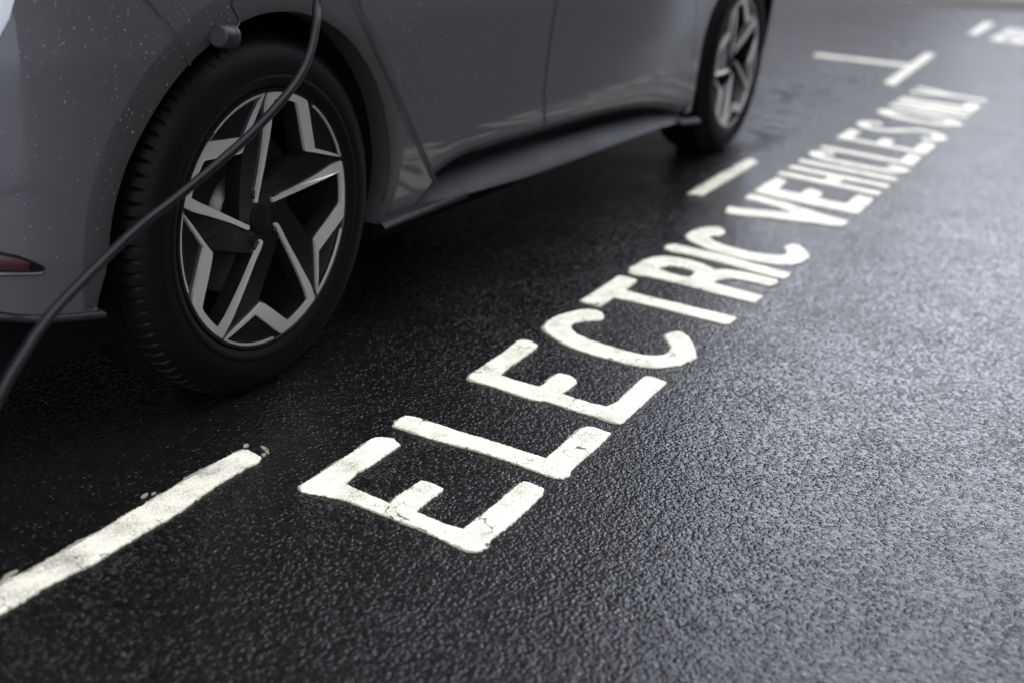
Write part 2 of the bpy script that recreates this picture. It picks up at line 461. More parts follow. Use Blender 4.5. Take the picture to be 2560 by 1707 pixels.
LET = {'E1': [(-0.3225,-0.3209),(-0.2701,-0.3217),(-0.2164,-0.3212),(-0.1707,-0.321),(-0.1293,-0.3201),(-0.0878,-0.3176),(-0.076,-0.3239),(-0.0679,-0.3399),(-0.0654,-0.3526),(-0.0711,-0.3599),(-0.0808,-0.3768),(-0.1174,-0.3777),(-0.1531,-0.3785),(-0.1834,-0.3785),(-0.2179,-0.3751),(-0.2463,-0.3793),(-0.2684,-0.3816),(-0.2725,-0.4024),(-0.2765,-0.436),(-0.2795,-0.4641),(-0.2829,-0.488),(-0.2476,-0.484),(-0.2071,-0.486),(-0.1794,-0.487),(-0.1765,-0.4994),(-0.1773,-0.5151),(-0.1825,-0.5378),(-0.2239,-0.5376),(-0.259,-0.5384),(-0.2812,-0.5409),(-0.284,-0.5708),(-0.2883,-0.6042),(-0.2852,-0.6388),(-0.2178,-0.6412),(-0.1581,-0.6423),(-0.0897,-0.6404),(-0.0744,-0.6429),(-0.0701,-0.6513),(-0.0772,-0.6866),(-0.0982,-0.6956),(-0.1716,-0.6976),(-0.2393,-0.697),(-0.286,-0.693),(-0.3098,-0.7015),(-0.3247,-0.6986),(-0.334,-0.6877),(-0.3375,-0.6702),(-0.3312,-0.6269),(-0.3216,-0.5669),(-0.3185,-0.4954),(-0.3127,-0.4197),(-0.3232,-0.3724),(-0.3327,-0.3349)],
  'L1': [(-0.0135,-0.3198),(0.0086,-0.3101),(0.0215,-0.3115),(0.0365,-0.314),(0.0431,-0.3331),(0.0422,-0.3605),(0.0408,-0.3952),(0.0375,-0.4306),(0.0374,-0.466),(0.0392,-0.4998),(0.0371,-0.5354),(0.035,-0.5705),(0.0349,-0.6042),(0.0337,-0.6358),(0.0406,-0.6345),(0.0837,-0.6351),(0.1431,-0.6331),(0.1963,-0.6351),(0.2095,-0.6404),(0.2156,-0.6536),(0.2096,-0.6939),(0.1661,-0.6965),(0.1116,-0.697),(0.0631,-0.6957),(0.0203,-0.6967),(-0.003,-0.7026),(-0.0165,-0.6975),(-0.0243,-0.6864),(-0.0233,-0.6667),(-0.0181,-0.6208),(-0.0146,-0.586),(-0.0137,-0.5432),(-0.0116,-0.5012),(-0.0153,-0.462),(-0.019,-0.4224),(-0.0195,-0.3945),(-0.017,-0.3667),(-0.014,-0.3432)],
  'E2': [(0.2913,-0.3146),(0.3244,-0.3111),(0.3838,-0.3117),(0.4551,-0.3097),(0.5384,-0.303),(0.5532,-0.3061),(0.5623,-0.3235),(0.5543,-0.34),(0.5456,-0.3554),(0.5274,-0.358),(0.4703,-0.3608),(0.4097,-0.3611),(0.3371,-0.3666),(0.332,-0.3978),(0.3309,-0.434),(0.3317,-0.4676),(0.3619,-0.4711),(0.376,-0.4666),(0.4251,-0.4701),(0.4284,-0.494),(0.4145,-0.5184),(0.399,-0.5258),(0.3273,-0.5257),(0.3226,-0.5598),(0.3208,-0.6016),(0.3246,-0.6333),(0.3596,-0.6415),(0.4313,-0.6394),(0.5049,-0.6354),(0.5326,-0.6388),(0.5343,-0.6605),(0.5243,-0.6903),(0.4762,-0.6911),(0.4095,-0.6918),(0.3395,-0.6927),(0.2725,-0.6936),(0.2651,-0.6876),(0.2664,-0.6686),(0.2689,-0.6256),(0.2682,-0.5905),(0.2746,-0.5516),(0.2763,-0.5144),(0.2667,-0.4924),(0.2696,-0.4563),(0.2743,-0.4037),(0.2772,-0.3615),(0.277,-0.3332),(0.2814,-0.3203)],
  'C1': [(0.8251,-0.402),(0.8489,-0.3841),(0.8582,-0.3654),(0.8519,-0.3451),(0.8265,-0.325),(0.7927,-0.3122),(0.756,-0.3012),(0.7132,-0.2995),(0.6666,-0.3089),(0.643,-0.3293),(0.6198,-0.3604),(0.5986,-0.3982),(0.5854,-0.4397),(0.5782,-0.4829),(0.577,-0.5228),(0.5759,-0.5622),(0.5804,-0.5987),(0.5907,-0.6326),(0.6126,-0.6568),(0.6479,-0.6785),(0.6838,-0.6903),(0.7128,-0.6924),(0.7425,-0.6789),(0.7892,-0.6537),(0.8259,-0.6294),(0.8467,-0.6054),(0.8438,-0.5903),(0.824,-0.5817),(0.796,-0.5792),(0.7655,-0.6006),(0.7381,-0.6192),(0.7106,-0.626),(0.6814,-0.6245),(0.6629,-0.6137),(0.6467,-0.5892),(0.6438,-0.5591),(0.6455,-0.5188),(0.6502,-0.4767),(0.6565,-0.4359),(0.6708,-0.3991),(0.6963,-0.3702),(0.7181,-0.3582),(0.745,-0.3581),(0.7715,-0.3711),(0.7891,-0.3913),(0.8039,-0.4044)],
  'T': [(0.9015,-0.3008),(0.9757,-0.3009),(1.0686,-0.2995),(1.1579,-0.2953),(1.1646,-0.3182),(1.1558,-0.3508),(1.1313,-0.3563),(1.0558,-0.3603),(1.048,-0.4054),(1.0449,-0.4556),(1.0451,-0.5158),(1.0413,-0.5765),(1.0416,-0.6348),(1.039,-0.6759),(1.03,-0.6832),(0.9859,-0.6825),(0.9755,-0.6691),(0.9777,-0.6285),(0.9808,-0.5697),(0.984,-0.5098),(0.9872,-0.4489),(0.9881,-0.3971),(0.9834,-0.3578),(0.9329,-0.3604),(0.8921,-0.3606),(0.8913,-0.3337)],
  'R': [(1.2059,-0.3102),(1.2523,-0.292),(1.2819,-0.2977),(1.3436,-0.2952),(1.3866,-0.3077),(1.4195,-0.3316),(1.4297,-0.3679),(1.4348,-0.4059),(1.4229,-0.4466),(1.405,-0.4791),(1.3939,-0.4992),(1.4142,-0.5211),(1.4254,-0.5654),(1.4272,-0.6281),(1.4228,-0.6747),(1.3894,-0.6847),(1.356,-0.6749),(1.356,-0.6504),(1.359,-0.6029),(1.3538,-0.5671),(1.3312,-0.5465),(1.3055,-0.5366),(1.2748,-0.5349),(1.2654,-0.5876),(1.2587,-0.6356),(1.2521,-0.6829),(1.2337,-0.6872),(1.189,-0.685),(1.1864,-0.6681),(1.191,-0.6129),(1.1963,-0.5504),(1.2061,-0.4851),(1.2117,-0.4202),(1.2123,-0.3625),(1.2023,-0.328)],
  'Rhole': [(1.2941,-0.3584),(1.3289,-0.3674),(1.3501,-0.3887),(1.354,-0.4166),(1.3491,-0.4412),(1.3382,-0.4581),(1.3015,-0.4653),(1.2752,-0.4624),(1.2705,-0.4419),(1.2789,-0.4002)],
  'I1': [(1.495,-0.3),(1.532,-0.294),(1.5558,-0.3055),(1.5616,-0.3379),(1.5548,-0.3884),(1.5505,-0.4575),(1.5359,-0.5288),(1.5217,-0.5985),(1.5127,-0.6652),(1.5072,-0.6889),(1.4733,-0.6925),(1.4485,-0.6873),(1.4476,-0.6532),(1.4557,-0.5874),(1.469,-0.5185),(1.4827,-0.4481),(1.4914,-0.378),(1.4852,-0.3295)],
  'C2': [(1.7863,-0.395),(1.8246,-0.3764),(1.8395,-0.3533),(1.8289,-0.3353),(1.7848,-0.3114),(1.7284,-0.2998),(1.6777,-0.3028),(1.6416,-0.3216),(1.6098,-0.3614),(1.5756,-0.4217),(1.5625,-0.4801),(1.557,-0.5384),(1.5577,-0.5872),(1.5688,-0.6325),(1.5943,-0.6668),(1.6391,-0.6863),(1.7032,-0.6913),(1.7411,-0.6792),(1.788,-0.6513),(1.8114,-0.6279),(1.8071,-0.6054),(1.7622,-0.5948),(1.7235,-0.6162),(1.6967,-0.6257),(1.6626,-0.6142),(1.6429,-0.5772),(1.6372,-0.529),(1.6424,-0.4767),(1.6544,-0.4317),(1.6789,-0.392),(1.7085,-0.3657),(1.7384,-0.3745),(1.7464,-0.3928)],
  'V': [(2.0662,-0.3027),(2.1041,-0.2934),(2.1197,-0.298),(2.1185,-0.323),(2.1379,-0.3779),(2.1655,-0.4422),(2.1988,-0.4999),(2.228,-0.4477),(2.2498,-0.3919),(2.2624,-0.3381),(2.2671,-0.3089),(2.2998,-0.297),(2.3388,-0.2984),(2.3482,-0.3158),(2.3359,-0.3654),(2.3208,-0.445),(2.2683,-0.5334),(2.2359,-0.6137),(2.219,-0.6836),(2.1817,-0.6904),(2.1396,-0.6847),(2.1246,-0.6425),(2.1107,-0.5767),(2.0923,-0.5116),(2.0739,-0.4462),(2.0467,-0.3831),(2.0308,-0.333),(2.0331,-0.3164)],
  'E3': [(2.4021,-0.2974),(2.52,-0.2955),(2.6686,-0.298),(2.6585,-0.3412),(2.629,-0.3472),(2.4837,-0.3588),(2.4802,-0.3985),(2.484,-0.446),(2.5614,-0.4449),(2.5833,-0.4544),(2.5618,-0.5038),(2.5304,-0.5121),(2.463,-0.5149),(2.4564,-0.5566),(2.4577,-0.6204),(2.5522,-0.6222),(2.6215,-0.6282),(2.6054,-0.6819),(2.5599,-0.6872),(2.4625,-0.6875),(2.3525,-0.6891),(2.3388,-0.6734),(2.3464,-0.6092),(2.352,-0.5349),(2.3577,-0.4592),(2.3733,-0.3793),(2.3873,-0.324)],
  'D1': [(-0.876,-0.2096),(-0.8248,-0.1494),(-0.8022,-0.1431),(-0.7715,-0.1535),(-0.7303,-0.1483),(-0.6905,-0.1512),(-0.6419,-0.1519),(-0.6032,-0.1488),(-0.5531,-0.1462),(-0.4892,-0.1459),(-0.4412,-0.1443),(-0.3827,-0.1432),(-0.3185,-0.1422),(-0.2743,-0.1465),(-0.263,-0.1539),(-0.2692,-0.1787),(-0.2741,-0.1965),(-0.2876,-0.202),(-0.3268,-0.1989),(-0.3843,-0.199),(-0.4441,-0.2033),(-0.4989,-0.2107),(-0.5456,-0.2123),(-0.5974,-0.2104),(-0.6497,-0.2111),(-0.7022,-0.2143),(-0.743,-0.2075),(-0.7848,-0.2034),(-0.8314,-0.2066)]}

def stroke(pts, w, closed=False):
    """outline of a polyline of constant width in plan"""
    P = [Vector((x, y)) for x, y in pts]; n = len(P); l, r = [], []
    for i in range(n):
        if closed: a, b_ = P[i-1], P[(i+1) % n]
        else: a, b_ = P[max(i-1, 0)], P[min(i+1, n-1)]
        t = (b_-a).normalized(); nn = Vector((-t.y, t.x))
        k = 1.0
        if 0 < i < n-1 or closed:
            d = (P[i]-P[i-1]).normalized(); k = 1/max(abs(nn.dot(Vector((-d.y, d.x)))), 0.5)
        ww = w if not callable(w) else w(t)
        l.append(tuple(P[i]+nn*ww/2*k)); r.append(tuple(P[i]-nn*ww/2*k))
    if closed: return [l, r]
    return [l+r[::-1]]
HB, HT = -0.688, -0.284
def uv(u, v): return (u+0.15*(v*(HT-HB)), HB+v*(HT-HB))
def rect(u0, v0, u1, v1): return [uv(u0, v0), uv(u1, v0), uv(u1, v1), uv(u0, v1)]
SW, AW = 0.055, 0.15            # stem width in metres, arm width as a share of the height
def letter_shapes():
    S = {}
    S['H'] = [[uv(2.67,0),uv(2.73,0),uv(2.73,.43),uv(2.81,.43),uv(2.81,0),uv(2.87,0),uv(2.87,1),uv(2.81,1),uv(2.81,.57),uv(2.73,.57),uv(2.73,1),uv(2.67,1)]]
    S['I'] = [rect(2.955, 0, 3.012, 1)]
    c = [(3.232,.80),(3.210,.93),(3.165,.955),(3.115,.86),(3.10,.62),(3.10,.38),(3.115,.14),(3.165,.045),(3.200,.07),(3.215,.20)]
    S['C'] = stroke([uv(a, b_) for a, b_ in map(tuple, catmull([(p[0], p[1], 0) for p in c], 4)) ] if False else [uv(p.x, p.y) for p in catmull([(q[0], q[1], 0) for q in c], 4)], lambda t: 0.056)
    S['L'] = [[uv(3.295,0),uv(3.52,0),uv(3.52,AW),uv(3.353,AW),uv(3.353,1),uv(3.295,1)]]
    S['E'] = [[uv(3.578,0),uv(3.845,0),uv(3.845,AW),uv(3.637,AW),uv(3.637,.43),uv(3.765,.43),uv(3.765,.57),uv(3.637,.57),uv(3.637,.86),uv(3.835,.86),uv(3.835,1),uv(3.578,1)]]
    s_ = [(4.118,.78),(4.095,.93),(4.03,.96),(3.965,.88),(3.955,.74),(3.985,.60),(4.06,.46),(4.115,.32),(4.105,.14),(4.04,.045),(3.965,.06),(3.93,.20)]
    S['S'] = stroke([uv(p.x, p.y) for p in catmull([(q[0], q[1], 0) for q in s_], 4)], lambda t: 0.056)
    o_ = [(4.47+.105*math.cos(k*math.pi/12), .5+.44*math.sin(k*math.pi/12)) for k in range(24)]
    S['O'] = stroke([uv(*q) for q in o_], lambda t: 0.072, True)
    S['N'] = [[uv(4.685,0),uv(4.760,0),uv(4.760,.66),uv(4.840,0),uv(4.915,0),uv(4.915,1),uv(4.840,1),uv(4.840,.34),uv(4.760,1),uv(4.685,1)]]
    S['L2'] = [[uv(4.955,0),uv(5.185,0),uv(5.185,.19),uv(5.030,.19),uv(5.030,1),uv(4.955,1)]]
    S['Y'] = [[uv(5.325,0),uv(5.405,0),uv(5.405,.44),uv(5.50,1),uv(5.42,1),uv(5.365,.66),uv(5.31,1),uv(5.23,1),uv(5.325,.44)]]
    return S
SH = letter_shapes()

def word(name_label, letters, cat='road lettering'):
    xs = [p[0] for _, lp, _ in letters for p in lp[0]]; ys = [p[1] for _, lp, _ in letters for p in lp[0]]
    root = empty('painted_word', (min(xs), min(ys), 0))
    tag(root, name_label, cat, 'words painted beside the parking bay')
    for i, (ch, loops, far) in enumerate(letters):
        mb = paint_shape(loops, 3.1*i+len(letters), far=far)
        o = mb.build('letter', [M_PAINT, M_OLD], root, smooth=False)
        o.location = -root.location
        o['label'] = 'letter %s in cream white road paint' % ch
    return root
w1 = word('cream white word ELECTRIC painted on wet black asphalt beside the rear wheel',
     [('E', [LET['E1']], False), ('L', [LET['L1']], False), ('E', [LET['E2']], False), ('C', [LET['C1']], False),
      ('T', [LET['T']], False), ('R', [LET['R'], LET['Rhole']], False), ('I', [LET['I1']], False), ('C', [LET['C2']], False)])
w2 = word('cream white word VEHICLES painted on the road between the words ELECTRIC and ONLY',
     [('V', [LET['V']], False), ('E', [LET['E3']], False), ('H', SH['H'], True), ('I', SH['I'], True), ('C', SH['C'], True),
      ('L', SH['L'], True), ('E', SH['E'], True), ('S', SH['S'], True)])
w3 = word('short cream white word ONLY painted on the road below the T shaped bay mark',
     [('O', SH['O'], True), ('N', SH['N'], True), ('L', SH['L2'], True), ('Y', SH['Y'], True)])
# the same wording starts again at the next bay
def far_uv(u, v): return (u+0.15*v*0.385, -0.635+v*0.385)
def far_poly(u0, pts): return [[far_uv(u0+a, b_) for a, b_ in pts]]
FE = [(0,0),(.27,0),(.27,.22),(.12,.22),(.12,.38),(.24,.38),(.24,.60),(.12,.60),(.12,.79),(.27,.79),(.27,1),(0,1)]
FL = [(0,0),(.25,0),(.25,.22),(.12,.22),(.12,1),(0,1)]
w4 = word('blurred white lettering at the far bay, cut by the right edge of the picture',
     [('E', far_poly(8.57, FE), True), ('L', far_poly(8.87, FL), True), ('E', far_poly(9.14, FE), True), ('C', stroke([far_uv(9.47+a, b_) for a, b_ in ((.22,.80),(.12,.90),(.05,.70),(.04,.30),(.12,.10),(.22,.20))], .11), True)])

def marking(name, loops, label, seed, far=False, m=None, extra=None, amp=0.0034):
    mb = paint_shape(loops, seed, far=far, amp=amp, edge_shift=(-0.004, 0.0115))
    if extra:
        for lp in extra: slab(mb, [rough(resample(lp, 0.003), 0.002, seed+1)], 0.0004, 0.0028, 1)
    o = mb.build(name, [m or M_PAINT2, M_OLD], None, smooth=False)
    return tag(o, label, 'road marking', 'white lines marking the parking bays')
def flake(x, y, a, b_, rot):
    return [(x+a*math.cos(t)*math.cos(rot)-b_*math.sin(t)*math.sin(rot), y+a*math.cos(t)*math.sin(rot)+b_*math.sin(t)*math.cos(rot)) for t in [k*math.pi/5 for k in range(10)]]
d1 = list(LET['D1'])
d1 = [(-1.75, -0.150), (-1.75, -0.090)]+[p for p in d1[1:]]
marking('bay_line', [d1], 'long scuffed white bay line at the bottom left corner, nearest the viewer', 2.0, extra=[
    flake(-0.4976,-0.1228,.010,.004,.2), flake(-0.4836,-0.1297,.005,.003,.2), flake(-0.250,-0.139,.008,.005,.5), flake(-0.2382,-0.1742,.012,.0035,1.3), flake(-0.2591,-0.190,.006,.004,.3), flake(-0.2452,-0.186,.009,.003,1.0),
    [(-.845,-.152),(-.8133,-.1355),(-.7986,-.1284),(-.7871,-.1278),(-.7768,-.1325),(-.7805,-.1375),(-.7908,-.1371),(-.8007,-.1398),(-.8065,-.1427),(-.8016,-.1471),(-.83,-.156)]])
marking('bay_line', [[(2.1962, -0.1166), (2.5609, -0.1073), (2.9018, -0.1051), (2.9264, -0.1209), (2.8839, -0.1563), (2.7412, -0.1606), (2.3993, -0.1635), (2.2032, -0.1656)]], 'short white bay line lying between the front wheel and the word VEHICLES', 5.0)
tb = [(5.52,-0.088),(6.35,-0.052),(6.31,0.54),(6.46,0.57),(6.52,-0.044),(7.25,-0.012),(7.22,-0.082),(5.47,-0.160)]
marking('bay_corner_mark', [tb], 'white T shaped bay mark on the road above the word ONLY', 8.0, far=True)
marking('bay_line', [[(8.88,-0.045),(10.1,-0.005),(10.1,-0.09),(8.88,-0.115)]], 'small faint white dash on the far road beside the cut off lettering', 11.0, far=True)

# ------------------------------------------------------------------ the car
# x runs forward, right-hand side of the car at y = 0, rear hub x = 0, front hub x = 3
ZS = [.15,.2,.3,.4,.55,.72,.9,1.0,1.1]; YS = [.05,.03,.012,-.004,-.016,-.022,-.012,.005,.03]
def ysurf(x, z):
    y = lerp_poly(YS, ZS, z)
    if x < -.35: y += .30*((-.35-x)/.42)**2.2
    if x > 3.1: y += .2*((min(x, 4)-3.1)/.7)**2
    return y
HZ = .362
car = empty('electric_car', (1.5, .93, 0))
tag(car, 'grey rain-beaded electric car parked beside the painted bay, charging', 'car')
CO = Vector(car.location)
def cpart(o, parent=None, name=None):
    o.parent = parent or car
    base = Vector((0, 0, 0)) if parent and parent is not car and parent.get('_loc') is None else CO
    if parent is None or parent is car: o.location = -CO
    return o
def fin(mb, name, mats, parent=None, smooth=True, ang=None):
    """car parts are written in world metres and hung under the car"""
    o = mb.build(name, mats, None, smooth, ang)
    if parent is None: o.parent = car; o.location = -CO
    else: o.parent = parent
    return o

def ray_poly(cx, cz, th, poly):
    """distance from (cx,cz) along angle th to an open polyline"""
    dx, dz = math.cos(th), math.sin(th); best = None
    for (x0, z0), (x1, z1) in zip(poly, poly[1:]):
        ex, ez = x1-x0, z1-z0
        det = dx*(-ez)+ex*dz
        if abs(det) < 1e-12: continue
        px_, pz_ = x0-cx, z0-cz
        t = (px_*(-ez)+ex*pz_)/det; s = (dx*pz_-dz*px_)/det
        if t > 0 and -1e-6 <= s <= 1+1e-6 and (best is None or t < best): best = t
    return best
def polar_panel(name, cx, a0, a1, rin, outer, m, nu=64, nv=14, off=0.0):
    mb = MB()
    last = [None]
    def fn(u, v):
        th = R(a0+(a1-a0)*u)
        ro = ray_poly(cx, HZ, th, outer)
        if ro is None: ro = last[0] or 0.6
        last[0] = ro
        ri = rin(math.degrees(th)) if callable(rin) else rin
        r = ri+(ro-ri)*v
        x = cx+r*math.cos(th); z = HZ+r*math.sin(th)
        return (x, ysurf(x, z)+off, z)
    mb.grid(fn, nu, nv, flip=(a1 < a0))
    return fin(mb, name, m)
def arch_r(a):
    a = a % 360
    if a > 180+60: a -= 360
    return lerp_poly([.421,.427,.423,.413,.408,.409,.413,.424,.436,.434,.430,.432,.446], [-14,-6,4,22,45,84,118,139,155,166,175,180,188], a)
def clad_r(a):
    a = a % 360
    if a > 240: a -= 360
    return lerp_poly([.470,.478,.485,.488,.486,.484,.476,.474,.479,.486,.489,.483,.476,.470], [-14,0,17,33,45,55,80,111,128,140,152,163,172,188], a)

seam_rear = [(.43,.262),(.561,.270),(.640,.323),(.552,.417),(.432,.554),(.349,.649),(.300,.714),(.259,.779),(.225,.85),(.205,.93),(.20,1.03)]
seam_bump = [(-.245,.699),(-.261,.725),(-.278,.755),(-.299,.781),(-.331,.813),(-.40,.87),(-.47,.93)]
crease = [(-.47,1.0),(-.50,.90),(-.546,.820),(-.554,.793),(-.569,.764),(-.62,.66),(-.67,.52),(-.69,.40),(-.69,.335)]
# rear bumper wraps from the wheel arch to the corner crease
bump_out = [(-.25,.70),(-.331,.813),(-.40,.87),(-.47,.93),(-.50,.90)]+crease[2:]+[(-.64,.327),(-.584,.317),(-.559,.309),(-.516,.300),(-.468,.294),(-.438,.291)]
bump_poly = [(-.470,.930),(-.50,.90)]+crease[2:]+[(-.64,.330),(-.584,.317),(-.559,.309),(-.516,.300),(-.468,.294),(-.440,.292)]
seam_poly = [(-.18,.60)]+seam_bump
def bumper_panel():
    mb = MB()
    def fn(u, v):
        # u along the arch from the seam down to the bottom corner, v outwards
        o = along(bump_poly, u**1.15)
        a = 124+(189-124)*u
        i = (arch_r(a)*math.cos(R(a)), HZ+arch_r(a)*math.sin(R(a)))
        if u == 0: pass
        sx, sz = along(seam_bump, v)
        x = i[0]+(o[0]-i[0])*v; z = i[1]+(o[1]-i[1])*v
        w = max(0, 1-u*6)          # follow the seam at the top edge
        x = x*(1-w)+sx*w; z = z*(1-w)+sz*w
        return (x, ysurf(x, z), z)
    mb.grid(fn, 70, 40, flip=True)
    return fin(mb, 'rear_bumper', M_CAR)
bumper = bumper_panel()
def quarter():
    outer = [(-.47,.93),(-.42,1.03),(.20,1.03)]+seam_rear[::-1][1:]
    mb = MB()
    out_l = [(-.245,.699)]
    def fn(u, v):
        a = 124+(-14-124)*u
        i = (arch_r(a)*math.cos(R(a)), HZ+arch_r(a)*math.sin(R(a)))
        top = [(-.47,.93),(-.40,1.03),(.20,1.03)]
        if u < .45: o = along(top, u/.45)
        else: o = along(seam_rear[::-1], (u-.45)/.55)
        x = i[0]+(o[0]-i[0])*v; z = i[1]+(o[1]-i[1])*v
        w = max(0, 1-u*9)
        sx, sz = along(seam_bump, v)
        x = x*(1-w)+sx*w; z = z*(1-w)+sz*w
        return (x, ysurf(x, z), z)
    mb.grid(fn, 90, 16)
    return fin(mb, 'quarter_panel', M_CAR)
quarter()

# doors, each a smooth patch between its four edges
def coons(name, left, right, bottom, top, m, nu=40, nv=30):
    mb = MB()
    def fn(u, v):
        l = along(left, v); r = along(right, v); b_ = along(bottom, u); t = along(top, u)
        x = (1-u)*l[0]+u*r[0]+(1-v)*b_[0]+v*t[0]-((1-u)*(1-v)*left[0][0]+u*(1-v)*right[0][0]+(1-u)*v*left[-1][0]+u*v*right[-1][0])
        z = (1-u)*l[1]+u*r[1]+(1-v)*b_[1]+v*t[1]-((1-u)*(1-v)*left[0][1]+u*(1-v)*right[0][1]+(1-u)*v*left[-1][1]+u*v*right[-1][1])
        y = ysurf(x, z)
        # the lower edge of the doors rolls under towards the sill
        zb = b_[1]; d = z-zb
        if d < .05: y += .018*((.05-d)/.05)**2
        return (x, y, z)
    mb.grid(fn, nu, nv)
    return fin(mb, name, m)
seam_mid = [(1.251,.352),(1.249,.357),(1.210,.40),(1.194,.444),(1.179,.514),(1.182,.636),(1.196,.724),(1.205,.85),(1.20,1.03)]
seam_front = [(2.44,.235),(2.475,.262),(2.411,.352),(2.345,.560),(2.314,.658),(2.28,.80),(2.25,1.03)]
door_bot_r = [(.640,.323),(.755,.353),(.830,.359),(.897,.357),(1.013,.357),(1.251,.352)]
door_bot_f = [(1.251,.352),(1.636,.343),(1.85,.331),(2.042,.314),(2.18,.292),(2.30,.268),(2.44,.235)]
coons('rear_door', seam_rear[2:], seam_mid, door_bot_r, [(.20,1.03),(1.20,1.03)], M_CAR)
coons('front_door', seam_mid, seam_front, door_bot_f, [(1.20,1.03),(2.25,1.03)], M_CAR)
# dark seals in the gaps between panels
def seal(pts, w=.0042, off=-.0016, nm='door_seal'):
    P = catmull([(p[0], p[1], 0) for p in pts], 6); mb = MB(); vs_ = []
    for i, p in enumerate(P):
        t = (P[min(i+1, len(P)-1)]-P[max(i-1, 0)]).normalized(); nn = Vector((-t.y, t.x, 0))
        for s in (-1, 1):
            q = p+nn*w/2*s; vs_.append((q.x, ysurf(q.x, q.y)+off, q.y))
    fs_ = [(2*i, 2*i+1, 2*i+3, 2*i+2) for i in range(len(P)-1)]
    mb.add(vs_, fs_)
    return fin(mb, nm, M_GAP)
seal(seam_rear[2:], .0095, -.0062)
seal(seam_mid[1:], .0072)
seal(seam_front[1:], .0040)
seal(seam_bump[:4], .0046, -.0078, nm='bumper_gap')
seal(seam_bump[3:], .0048, nm='bumper_gap')

# front fender with its arch edge, and the nose that curls away ahead of the wheel
def fend_r(a):
    return lerp_poly([.43,.44,.52,.56,.575,.55,.505,.47], [0,100,140,156,164,173,187,200], a)
def front_arch_pt(a):
    return (3.0+fend_r(a)*math.cos(R(a)), HZ+fend_r(a)*math.sin(R(a)))
farch = [(2.514,.232),(2.500,.285),(2.485,.332),(2.466,.38),(2.458,.431),(2.456,.48),(2.460,.523),(2.489,.594),(2.544,.645),(2.62,.70),(2.74,.755),(2.90,.785),(3.06,.785),(3.20,.745),(3.31,.66),(3.375,.55),(3.405,.43),(3.41,.33),(3.395,.22)]
def fender():
    mb = MB()
    outer = [(2.44,.236)]+seam_front[1:]+[(2.7,1.03),(3.1,.99),(3.5,.93),(3.75,.84),(3.82,.7),(3.83,.5),(3.80,.3),(3.72,.2)]
    def fn(u, v):
        i = along(farch, u); 
        o = along(outer[:7], u/.30) if u < .30 else along(outer[6:], (u-.30)/.70)
        x = i[0]+(o[0]-i[0])*v; z = i[1]+(o[1]-i[1])*v
        return (x, ysurf(x, z), z)
    mb.grid(fn, 90, 12, flip=True)
    return fin(mb, 'front_fender', M_CAR)
fender()

# arch trim ring: darker satin plastic, with a lip that turns into the wheel well
def arch_trim():
    mb = MB()
    steps = [(1.0, .0006), (.90, -.0006), (.70, -.0020), (.40, -.0040), (.12, -.0052), (.02, -.0045), (0, .002), (-.01, .02), (-.02, .045)]
    def fn(u, v):
        a = 188-u*(188+14); k = v*(len(steps)-1); i = min(int(k), len(steps)-2); f = k-i
        w = steps[i][0]+(steps[i+1][0]-steps[i][0])*f; off = steps[i][1]+(steps[i+1][1]-steps[i][1])*f
        r = arch_r(a)+(clad_r(a)-arch_r(a))*w
        x = r*math.cos(R(a)); z = HZ+r*math.sin(R(a))
        fade = min(1, (188-a)/8+.05)
        return (x, ysurf(x, z)+(off*fade if off < 0 else off), z)
    mb.grid(fn, 110, 8, flip=True)
    return fin(mb, 'wheel_arch_trim', M_TRIM, ang=40)
arch_trim()
def liner(cx, edge, deep):
    mb = MB()
    def fn(u, v):
        x, z = edge(u); r0 = math.hypot(x-cx, z-HZ); a = math.atan2(z-HZ, x-cx)
        r = r0+.012*min(v*4, 1)
        x = cx+r*math.cos(a); z = HZ+r*math.sin(a)
        return (x, ysurf(x, z)+.03*min(v*3, 1)+deep*v, z)
    mb.grid(fn, 60, 6)
    n = 40                                     # closing wall inside
    vs_ = [(cx, deep+.02, HZ)]+[(cx+(edge(k/n)[0]-cx)*1.02, deep+.02, HZ+(edge(k/n)[1]-HZ)*1.02) for k in range(n+1)]
    mb.add(vs_, [(0, k+1, k+2) for k in range(n)])
    return fin(mb, 'wheel_arch_liner', M_LINER)
liner(0, lambda u: (arch_r(188-u*202)*math.cos(R(188-u*202)), HZ+arch_r(188-u*202)*math.sin(R(188-u*202))), .34)
liner(3.0, lambda u: along(farch, u), .34)

# side skirt: hollow dark upper face, flaring out to a thin bright lip
sk_top = [(.452,.262),(.561,.276),(.640,.321),(.755,.351),(.897,.357),(1.013,.357),(1.249,.355),(1.636,.341),(1.85,.330),(2.042,.313),(2.18,.292),(2.30,.268),(2.43,.232)]
sk_low = [(.452,.257),(.536,.2605),(.713,.2625),(.92,.252),(1.134,.240),(1.508,.2345),(2.107,.230),(2.30,.222),(2.43,.214)]
def interp(pl, x):
    return lerp_poly([p[1] for p in pl], [p[0] for p in pl], x)
def skirt():
    mb = MB()
    def fn(u, v):
        x = .452+(2.43-.452)*u
        zt = interp(sk_top, x); zb = interp(sk_low, x); z = zt+(zb-zt)*v
        h = zt-zb; yt = ysurf(x, zt)+.018; dep = min(.058, h*.62)
        y = yt+(0.0-yt)*v+dep*(math.sin(math.pi*min(1, v*1.5)/1.0)*.35 if False else (v/.38 if v < .38 else max(0, 1-(v-.38)/.62)**1.25))
        return (x, y, z)
    mb.grid(fn, 110, 18)
    mb.grid(lambda u, v: (.452+1.978*u, 0+.09*v, interp(sk_low, .452+1.978*u)-.004*min(1, v*20)-.012*v), 80, 3)
    return fin(mb, 'side_skirt', M_SILL, ang=50)
sk = skirt()
